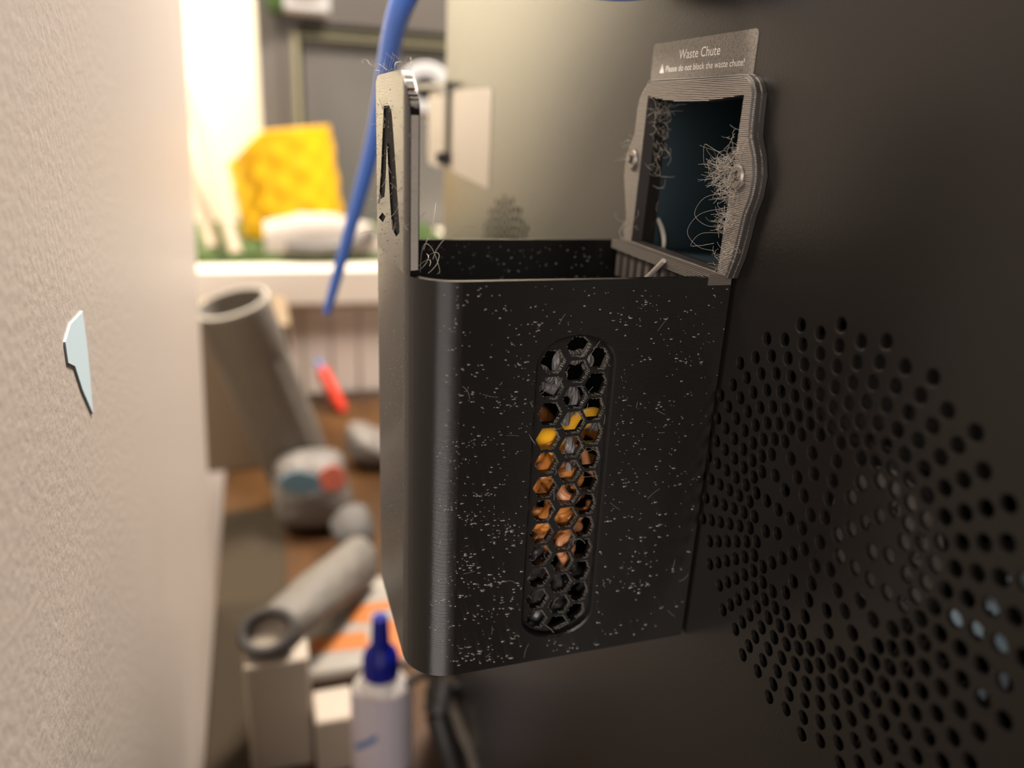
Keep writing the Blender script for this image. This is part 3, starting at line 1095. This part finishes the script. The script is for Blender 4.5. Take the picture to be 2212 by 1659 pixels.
# a pale strand hanging in the chute and one lying on the ribs
P = [atx(x, y, .004) for x, y in ((1413, 458), (1420, 470), (1429, 492), (1434, 515), (1433, 540), (1432, 556))]
o = MB().tube(smooth_path(P, 6), [.00022 + .0004 * sin(pi * k / 30) for k in range(31)], 8).build('filament_strand', M['dust'])
tag(o, 'thin pale strand hanging inside the chute opening', 'filament scrap')
P = [atx(x, y, -.0068) for x, y in ((1392, 606), (1408, 590), (1424, 574), (1434, 563))]
o = MB().tube(smooth_path(P, 6), .0006, 8).build('filament_strand', M['paper'])
tag(o, 'short cream strand lying across the ribs under the chute', 'filament scrap')

# ================================================================== BLUE TUBE
fit = atx(1480, -75, -.0045)
bp_ = [tuple(fit), tuple(atx(1450, -66, -.012))] + [tuple(at(x, y, yy)) for x, y, yy in ((1330, -44, .052), (1180, -66, .075), (1030, -105, .11), (925, -90, .135), (872, 0, .15), (846, 90, .17), (830, 190, .19), (806, 310, .21), (770, 445, .23), (738, 560, .245), (716, 640, .25), (706, 676, .252))]
pth = smooth_path(bp_, 8)
n = len(pth)
o = thing('blue_tube', 'blue feed tube curving down behind the bin tab to a free end', 'tube', tuple(fit))
MB().tube(pth, [0.0047 * (1 - .60 * (k / n) ** 2.5) for k in range(n)], 14).build('tube', M['blue_tube'], o)
MB().lathe([(0, 0), (.006, 0), (.006, .004), (.0045, .006), (0, .006)], (0.0, fit.y, fit.z), (-1, 0, 0), 16).build('tube_fitting', M['dark'], o)

# ================================================================== PAINTED LIGHT PATCH ON THE LEFT WALL
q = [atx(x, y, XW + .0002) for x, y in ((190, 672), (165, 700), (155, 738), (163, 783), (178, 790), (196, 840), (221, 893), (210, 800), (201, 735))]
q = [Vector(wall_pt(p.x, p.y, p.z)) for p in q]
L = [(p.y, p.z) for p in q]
tp = MB()  # thin coloured sheet in the shape of a light patch
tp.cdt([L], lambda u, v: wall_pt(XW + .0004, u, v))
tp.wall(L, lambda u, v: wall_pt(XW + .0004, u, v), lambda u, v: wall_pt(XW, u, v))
tag(tp.build('wall_light_patch', M['wall_glow']), 'pale blue pointed patch of light painted on the textured wall', 'wall_glow')


# ================================================================== THINGS BEHIND: SHELF
S0 = at(440, 588, .90).z
S1 = at(640, 666, .90).z
shelf = thing('low_cupboard', 'cream cupboard with a thick top and white grooved front, under the yellow pot', 'cupboard', (0.05, 1.1, DESK_Z))
bevel(MB().box(-0.42, 0.62, 0.912, 1.30, S1, S0).build('cupboard_top', M['cream_board'], shelf), .003)
MB().box(-0.42, 0.62, 0.935, 1.30, -0.75, S1).build('carcass', M['white_drawer'], shelf)
xs = [at(x, 770, .93).x for x in (560, 655, 715, 775, 835)]
for a, c in zip(xs[:-1], xs[1:]):
    bevel(MB().box(a + .0012, c - .0012, .927, .935, DESK_Z + .004, S1 - .006).build('front_panel', M['white_drawer'], shelf), .0015)
# green felt mat
GT = S0 + .012
o = bevel(MB().box(-0.40, 0.20, .955, 1.295, S0, GT).build('green_mat', M['green']), .001)
tag(o, 'dark green felt mat lying on the cream cupboard top', 'mat')

# yellow pot: a tilted, tapering octagonal shell with a honeycomb relief
pc = at(612, 400, 1.06)
top_c, bot_c = at(598, 285, 1.125), at(637, 513, 1.12)
bot_c.z += .012
ax = (top_c - bot_c)
hh = ax.length
ax.normalize()
rt, rb = 0.0795, 0.0775
u = (Vector((1, 0, 0)) - ax * ax.x).normalized()
v = ax.cross(u)
pot = thing('yellow_pot', 'yellow honeycomb-textured pot lying tilted on the green mat', 'pot', bot_c)
mb = MB()
NS = 96
rows = []
for i in range(33):
    t = i / 32
    r0 = rb + (rt - rb) * t
    row = []
    for k in range(NS):
        a = 2 * pi * k / NS + R(12)
        oct_ = cos(pi / 6) / cos(((a) % (pi / 3)) - pi / 6)
        rr0 = r0 * (0.35 + .65 * oct_)
        hx = cos(a * 15) + cos(a * 7.5 + t * 20) + cos(a * 7.5 - t * 20)
        edge = min(1, t * 8, (1 - t) * 8)
        rr0 += .0007 * max(-1, hx) * edge
        cut = 1 - .26 * max(0, -cos(a) - .30) / .70
        row.append(bot_c + ax * hh * t * cut + (u * cos(a) + v * sin(a)) * rr0)
    rows.append(row)
mb.grid(rows, True)
axis_c = lambda p: bot_c + ax * (p - bot_c).dot(ax)
mb.grid([rows[-1], [axis_c(p) + (p - axis_c(p)) * .94 for p in rows[-1]], [axis_c(p) - ax * hh * .55 + (p - axis_c(p)) * .9 for p in rows[-1]]], True)
mb.build('pot_shell', M['yellow_pot'], pot, ang=60)
rim = [axis_c(p) + (p - axis_c(p)) * .97 for p in rows[-1]]
MB().tube(rim + [rim[0]], .0028, 8, False).build('pot_rim', M['yellow_pot'], pot)
MB().add(rows[0], [tuple(range(NS))]).build('pot_base', M['yellow_pot'], pot)

# crumpled paper packet in front of the pot
random.seed(2)
a0, a1 = at(575, 578, .95), at(850, 580, .95)
mb = MB()
rows = []
prof = [(0.0, .000), (0.0, .020), (.006, .036), (.022, .046), (.06, .050), (.10, .046), (.12, .02), (.12, 0)]
for dy, dz in prof:
    row = []
    for k in range(15):
        t = k / 14
        h = dz * (1.0 if t < .85 else (1 - t) / .15 * .9 + .1) * (0.78 + .3 * sin(pi * min(1, t * 1.25))) + (random.uniform(-.002, .002) if dz else 0)
        row.append((a0.x + (a1.x - a0.x) * t, .960 + dy * .5 + random.uniform(-.002, .002), GT + h * 1.0))
    rows.append(row)
mb.grid(rows)
for c in (0, 14):
    mb.add([r[c] for r in rows], [tuple(range(len(rows)))])
tag(mb.build('paper_packet', M['paper'], ang=60), 'crumpled beige paper packet lying in front of the yellow pot', 'packet')
o = MB().tube(smooth_path([at(620, 556, .955), at(700, 560, .95), at(775, 545, .955), at(806, 520, .96)], 6), .009, 10).build('grey_strap', M['cabinet'])
o.location.z += GT + .009 - min(p.z for p in [at(700, 560, .95)])
tag(o, 'dark grey strap lying along the foot of the paper packet', 'strap')

# pale sticks leaning against the wall end
def stick(pts, rad, name, m, label, cat):
    o_ = MB().tube([Vector(p) for p in pts], rad, 10).build(name, m)
    return tag(o_, label, cat)


p0 = at(513, 585, .965)
p0.z = GT
p1 = at(405, 190, 1.10)
stick((p0, p1), .0085, 'wooden_stick', M['pale_stick'], 'pale cream stick leaning left of the yellow pot', 'stick')
p0 = at(468, 590, 1.0)
p0.z = GT
p1 = at(400, 330, 1.12)
stick((p0, p1), .011, 'wooden_stick', M['pale_stick'], 'tan stick half hidden by the wall edge, behind the cream stick', 'stick')

# grey cabinet with a glass door behind
cx = at(557, 100, 1.30).x
cab = thing('grey_cabinet', 'tall grey cabinet with a dark glass door standing behind the yellow pot', 'cabinet', (cx + .3, 1.42, -0.75))
gx, gz = at(655, 92, 1.30).x, at(800, 90, 1.30).z
cb = MB()
cb.box(cx, cx + .030, 1.302, 1.56, -0.75, .75)
cb.box(cx + .030, 1.0, 1.40, 1.56, -0.75, .75)
cb.box(cx + .030, 1.0, 1.302, 1.40, gz + .022, .75)
cb.build('carcass', M['cabinet'], cab)
MB().box(cx + .031, gx - .008, 1.306, 1.330, -.70, gz + .02).build('door_stile', M['cabinet'], cab)
MB().box(gx - .002, .9, 1.318, 1.324, -.70, gz).build('glass_pane', M['glass_dark'], cab)
MB().box(gx - .008, .9, 1.300, 1.312, gz, gz + .003).build('glass_edge', M['edge_green'], cab)
MB().box(gx - .008, .9, 1.304, 1.316, gz + .007, gz + .010).build('glass_edge', M['edge_green'], cab)
MB().box(gx - .017, gx - .0085, 1.300, 1.312, -.70, gz + .010).build('glass_edge', M['edge_green'], cab)
# things tucked against the cabinet, at the top of the view
q0, q1 = at(610, 14, 1.24), at(716, 12, 1.24)
mb = MB()
rows = []
for i in range(9):
    t = i / 8
    x = q0.x + (q1.x - q0.x) * t
    e = sin(pi * (t * .94 + .03)) ** .35
    rows.append([(x, 1.262 - .028 * e * sin(pi * k / 6) + .02, q0.z - .004 + .10 * (k / 6)) for k in range(7)])
mb.grid(rows)
for r in (rows[0], rows[-1]):
    mb.add(r, [tuple(range(7))])
mb.box(q0.x, q1.x, 1.27, 1.302, q0.z + .002, q0.z + .09)
pk = mb.build('hanging_packet', M['white_plastic'])
tag(pk, 'white packet hung on the grey cabinet at the top edge', 'packet')
q2 = at(592, 14, 1.24)
MB().box(q2.x - .010, q0.x + .003, 1.262, 1.30, q2.z - .003, q2.z + .085).build('green_tag', M['green'], pk)

# white round lid (arc) beside the panel's far edge
dc = at(920, 196, .62)
lid = thing('white_spool', 'white spool whose rounded edge shows between tab and panel', 'spool', dc)
MB().lathe([(.012, -.012), (.022, -.012), (.025, -.008), (.025, .004), (.022, .008), (.012, .008), (.012, -.012)], dc, (-.25, -1, .35), 44).build('spool_flange', M['white_plastic'], lid)
MB().lathe([(.0, .004), (.0115, .004), (.0115, .030), (0, .030)], dc, (.25, 1, -.35), 28).build('spool_core', M['grey_dark'], lid)
arm_ = MB().tube([dc + Vector((.04, .16, -.056)) * .18, dc + Vector((.12, .20, -.06)), (dc.x + .12, dc.y + .2, S0 - .0)], .006, 10).build('spool_stand', M['grey_dark'], lid)
MB().lathe([(0, 0), (.06, 0), (.06, .012), (.0, .014)], (dc.x + .12, dc.y + .2, DESK_Z), (0, 0, 1), 28).build('stand_foot', M['grey_dark'], lid)
MB().tube([(dc.x + .12, dc.y + .2, DESK_Z + .01), (dc.x + .12, dc.y + .2, S0)], .006, 10).build('stand_post', M['grey_dark'], lid)

# ================================================================== THINGS BEHIND: DESK LEVEL
# brown cardboard box standing in the shade by the wall edge
bx0, bx1 = at(400, 900, .70).x, at(650, 1150, .70).x
bz = at(470, 705, .70).z
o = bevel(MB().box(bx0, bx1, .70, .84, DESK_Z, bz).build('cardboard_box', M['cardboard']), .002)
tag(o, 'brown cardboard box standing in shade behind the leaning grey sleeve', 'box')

# leaning dark grey sleeve (oval tube)
yb = yd(668, 1085)
t_top, t_bot = at(500, 655, yb - .05), at(668, 1080, yb)
t_bot.z = max(t_bot.z, DESK_Z + .012)
axd = (t_top - t_bot)
hl = axd.length
axd.normalize()
uu = (Vector((1, 0, 0)) - axd * axd.x).normalized()
vv = axd.cross(uu)
sl = thing('grey_sleeve', 'dark grey oval sleeve leaning against the brown box, open end up', 'tube', t_bot)


def oval(t, a, c, off=0.0):
    o_ = t_bot + axd * hl * t
    return [o_ + uu * cos(2 * pi * k / 40) * (a + off) + vv * sin(2 * pi * k / 40) * (c + off) for k in range(40)]


mb = MB()
rows = []
for t in (0, .1, .25, .4, .55, .7, .78):
    row = oval(t, 0.0320 - .001 * t, .025)
    rows.append([p + (uu * .0010 * sin(k * 1.3 + 4 * t) + vv * .0010 * cos(k * 2.1)) for k, p in enumerate(row)])
mb.grid(rows, True)
mb.add(oval(0, .0320, .025), [tuple(range(40))])
mb.build('sleeve_body', M['grey_card'], sl, ang=60)
MB().grid([oval(.765, 0.0312, .025, .0003), oval(.78, 0.0312, .025, .0012), oval(.995, 0.0312, .025, .0012), oval(1.0, 0.0312, .025, 0), oval(1.0, 0.0312, .025, -.003), oval(.80, 0.0312, .025, -.0035)], True).build('cuff', M['grey_card'], sl)
MB().grid([oval(.985, 0.0312, .025, .0016), oval(1.002, 0.0312, .025, .0012), oval(1.004, 0.0312, .025, -.002)], True).build('cuff_edge', M['grey_card_light'], sl)
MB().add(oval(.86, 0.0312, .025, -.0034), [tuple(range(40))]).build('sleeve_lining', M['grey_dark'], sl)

# red-handled pen against the cupboard front
pe = thing('red_pen', 'red pen with a blue tip standing behind the leaning grey sleeve', 'pen', at(742, 890, yd(742, 893)))
e0, e1 = at(742, 891, yd(742, 893)), at(684, 775, .905)
MB().tube([e0, e0.lerp(e1, .12), e0.lerp(e1, .78), e0.lerp(e1, .82)], [.005, .009, .0085, .005], 14).build('pen_barrel', M['red'], pe)
MB().tube([e0.lerp(e1, .82), e0.lerp(e1, .98), e1], [.005, .004, .0015], 14).build('pen_tip', M['blue_print'], pe)
# label packet: white with teal and coral print, at the foot of the sleeve
def lump(name, pts_px, y, depth, m, label, cat, thick=None, base=None):
    """soft packet: an outline in the plane y, puffed out in depth"""
    L = [at(px, py, y) for px, py in pts_px]
    if base is not None:
        dz = base - min(p.z for p in L)
        L = [p + Vector((0, 0, dz)) if abs(p.z - min(q_.z for q_ in L)) < 1e-9 else p for p in L]
    c = sum(L, Vector()) / len(L)
    P = smooth_path(L + [L[0]], 5)[:-1]
    mb_ = MB()
    rows_ = []
    for s_, dy in ((1.0, .5), (.97, .12), (.80, -.22), (.5, -.42), (.15, -.5)):
        rows_.append([(c.x + (p.x - c.x) * s_, y + depth * dy, c.z + (p.z - c.z) * s_) for p in P])
    mb_.grid(rows_, True)
    mb_.add(rows_[-1], [tuple(range(len(P)))])
    mb_.add(rows_[0], [tuple(range(len(P)))[::-1]])
    return tag(mb_.build(name, m, ang=70), label, cat)


fy = yd(690, 1146)
fp = lump('film_packet', [(590, 1075), (600, 1010), (650, 988), (735, 990), (752, 1040), (768, 1110), (740, 1140), (640, 1148), (600, 1130)], fy, .035, M['film'], 'crumpled grey film packet with teal and coral print below the sleeve', 'packet')


def patch(name, pts_px, y, m, parent, th=.0012):
    L = [at(px, py, y) for px, py in pts_px]
    P = smooth_path(L + [L[0]], 4)[:-1]
    mb_ = MB()
    n_ = len(P)
    mb_.add([(p.x, y, p.z) for p in P] + [(p.x, y + th, p.z) for p in P], [tuple(range(n_)), tuple(range(n_, 2 * n_))[::-1]] + [(k, (k + 1) % n_, n_ + (k + 1) % n_, n_ + k) for k in range(n_)])
    return mb_.build(name, m, parent)


patch('teal_print', [(602, 1035), (640, 1018), (688, 1030), (700, 1055), (660, 1066), (615, 1060)], fy - .0190, M['teal_print'], fp)
patch('coral_print', [(690, 1020), (720, 1005), (745, 1022), (742, 1050), (715, 1060), (692, 1048)], fy - .0194, M['coral_print'], fp)
# olive grey desk mat under the clutter beside the wall
mx = at(622, 1250, .34).x
o = bevel(MB().box(-.1445, mx, .16, .60, DESK_Z, DESK_Z + .0015).build('desk_mat', M['mat']), .0005)
tag(o, 'olive grey mat on the desk between wall and pale tube', 'mat')

# grey fabric and crumpled white bag near the bin's edge
lump('plastic_bag', [(748, 985), (755, 935), (790, 928), (835, 945), (860, 930), (880, 1000), (840, 1010), (780, 1005)], yd(800, 1008), .045, M['film'], 'crumpled pale grey plastic bag on the desk behind the bin', 'bag')
lump('grey_cloth', [(715, 1150), (745, 1115), (790, 1110), (812, 1150), (800, 1200), (770, 1212), (735, 1190)], yd(770, 1210), .035, M['cloth'], 'dark grey cloth bunched up beside the pale tube', 'cloth')

# pale grey tube with dark rim
r_c = at(580, 1366, .270)
r_e = at(778, 1215, .37)
tb = thing('fabric_tube', 'pale grey fabric tube with a thick dark rim around its open end', 'tube', r_c)
ax2 = (r_e - r_c)
l2 = ax2.length
ax2.normalize()
fwd = (CAM - r_c).normalized()
nrm = (fwd * .72 + Vector((-.25, -.1, .50))).normalized()


def hoop(c, nn, a, bb, n_=36):
    u_ = (Vector((1, 0, 0)) - nn * nn.x).normalized()
    w_ = nn.cross(u_)
    return [c + u_ * cos(2 * pi * k / n_) * a + w_ * sin(2 * pi * k / n_) * bb for k in range(n_)]


rows = []
for k in range(9):
    t = k / 8
    nn = nrm.lerp(-ax2, min(1, t * 1.6)).normalized()
    rows.append(hoop(r_c + ax2 * l2 * t, nn, .0150 + .003 * sin(pi * t), .0125 + .008 * t))
mb = MB()
for i in range(len(rows)):
    rows[i] = [p + Vector((random.uniform(-1, 1), random.uniform(-1, 1), random.uniform(-1, 1))) * .0006 for p in rows[i]]
mb.grid(rows, True)
mb.add(rows[-1], [tuple(range(36))])
mb.build('tube_body', M['hose'], tb, ang=70)
ring = hoop(r_c + nrm * .002, nrm, .0150, .0118)
MB().tube(ring + [ring[0]], .0031, 10, False).build('tube_rim', M['grey_dark'], tb)
MB().add(hoop(r_c - nrm * .003, nrm, .0146, .0114), [tuple(range(36))]).build('tube_lining', M['box_grey'], tb)

# grey-beige box at the lower left that carries the tube
gz_ = at(600, 1432, .255).z
o = bevel(MB().box(at(530, 1500, .255).x, at(672, 1500, .255).x, .255, .290, DESK_Z, gz_).build('storage_box', M['box_grey']), .002)
tag(o, 'plain grey-beige box under the rim of the pale tube', 'box')
o2 = bevel(MB().box(at(682, 1600, .245).x, at(770, 1600, .245).x, .245, .275, DESK_Z, at(720, 1556, .245).z).build('storage_box', M['box_grey']), .002)
tag(o2, 'low beige box in front of the shaded cardboard box', 'box')
o3 = bevel(MB().box(at(678, 1500, .28).x, at(800, 1500, .28).x, .28, .37, DESK_Z, at(720, 1462, .28).z).build('shaded_box', M['shaded_card']), .002)  # cardboard box, its shadow painted as dark brown
tag(o3, 'cardboard box painted in dark brown shade under the orange printed packet', 'block')

# packet with orange print lying on the box
zt = at(720, 1462, .28).z
pkx0, pkx1 = at(648, 1440, .275).x, at(905, 1440, .275).x
pkt = bevel(MB().box(pkx0, pkx1, .275, .375, zt, zt + .009).build('printed_packet', M['packet_white']), .004, 3)
tag(pkt, 'white packet with orange print lying behind the blue capped bottle', 'packet')


def on_top(pts, name, m, parent, z):
    P = []
    for px, py in pts:
        d = ray(px, py)
        q_ = CAM + d * ((z - CAM.z) / d.z)
        P.append(q_)
    n_ = len(P)
    mb_ = MB().add([(p.x, p.y, z) for p in P] + [(p.x, p.y, z - .0006) for p in P], [tuple(range(n_)), tuple(range(n_, 2 * n_))[::-1]] + [(k, (k + 1) % n_, n_ + (k + 1) % n_, n_ + k) for k in range(n_)])
    return mb_.build(name, m, parent)


zz = zt + .0094
on_top([(664, 1412), (672, 1378), (790, 1362), (800, 1398)], 'orange_print', M['orange_print'], pkt, zz)
on_top([(752, 1345), (765, 1308), (850, 1296), (856, 1312), (800, 1322), (800, 1345)], 'orange_print', M['orange_print'], pkt, zz)
on_top([(820, 1345), (860, 1335), (885, 1400), (860, 1430), (830, 1400)], 'orange_print', M['orange_print'], pkt, zz)

# glue bottle with blue nozzle cap
by = .235
bc = at(823, 1462, by)
tipz = at(826, 1328, by).z
bot = thing('glue_bottle', 'milky white glue bottle with a dark blue nozzle cap', 'bottle', (bc.x, by, DESK_Z))
bz1 = bc.z + .003
wb = (at(885, 1560, by).x - at(755, 1560, by).x) / 2
MB().lathe([(0, DESK_Z), (wb * .92, DESK_Z), (wb, DESK_Z + .004), (wb, bz1 - .016), (wb * .93, bz1 - .010), (wb * .62, bz1 - .002), (wb * .5, bz1)], (bc.x, by, 0), (0, 0, 1), 40).build('bottle_body', M['bottle'], bot)
hc = tipz - bz1
wc = (at(857, 1440, by).x - at(792, 1440, by).x) / 2 * 1.22
MB().lathe([(wc * .9, 0), (wc, .001), (wc, hc * .30), (wc * .88, hc * .40), (wc * .58, hc * .48), (wc * .52, hc * .54), (wc * .44, hc * .96), (wc * .38, hc), (0, hc)], (bc.x, by, bz1 - .001), (0, 0, 1), 36).build('nozzle_cap', M['blue_cap'], bot)
lz1, lz0 = at(800, 1520, by - wb).z, DESK_Z + .008
rows = []
for zq in (lz0, lz1):
    rows.append([(bc.x + (wb + .0003) * cos(R(a)), by + (wb + .0003) * sin(R(a)), zq) for a in range(190, 351, 10)])
MB().grid(rows).build('bottle_label', M['lilac_print'], bot)
rows = []
for k in range(9):
    a = 205 + 6 * k
    zz_ = at(785, 1640 - 5 * k, by - wb).z
    rows.append([(bc.x + (wb + .0006) * cos(R(a)), by + (wb + .0006) * sin(R(a)), zz_ + d) for d in (-.0022, .0022)])
MB().grid(rows).build('blue_print', M['blue_print'], bot)

# cables near the panel's lower edge
def cable(pts, rad, name, m, label, cat='cable', n=10):
    o_ = MB().tube(smooth_path(pts, 8), rad, n).build(name, m)
    return tag(o_, label, cat)


cable([atx(985, 1478, -.002), at(955, 1456, .235), at(905, 1462, .232), at(860, 1498, .23), at(838, 1552, .228), at(848, 1610, .226), at(880, 1672, .224), at(905, 1730, .222), (at(905, 1730, .222).x, .21, DESK_Z + .003)], .0024, 'black_cable', M['rubber'], 'thin black cable looping in front of the white bottle')
pc_ = thing('power_cord', 'thick black power cord dropping along the printer panel', 'cable', atx(935, 1480, -.03))
k0, k1, k2 = at(960, 1462, .225), at(945, 1540, .215), at(985, 1680, .20)
MB().tube(smooth_path([k0, k0.lerp(k1, .5), k1], 6), [.0095] * 8 + [.0085] * 5, 14).build('plug', M['rubber'], pc_)
MB().tube(smooth_path([k1, at(965, 1610, .207), k2, (k2.x + .004, k2.y - .01, DESK_Z + .006)], 8), .0075, 14).build('cord', M['rubber'], pc_)
cable([atx(968, 1470, -.001), at(973, 1505, .218), at(1000, 1580, .19), at(1030, 1668, .168), (at(1040, 1700, .16).x, .15, DESK_Z + .004)], .0040, 'grey_cable', M['cord'], 'shiny grey cord running down beside the black power cord')
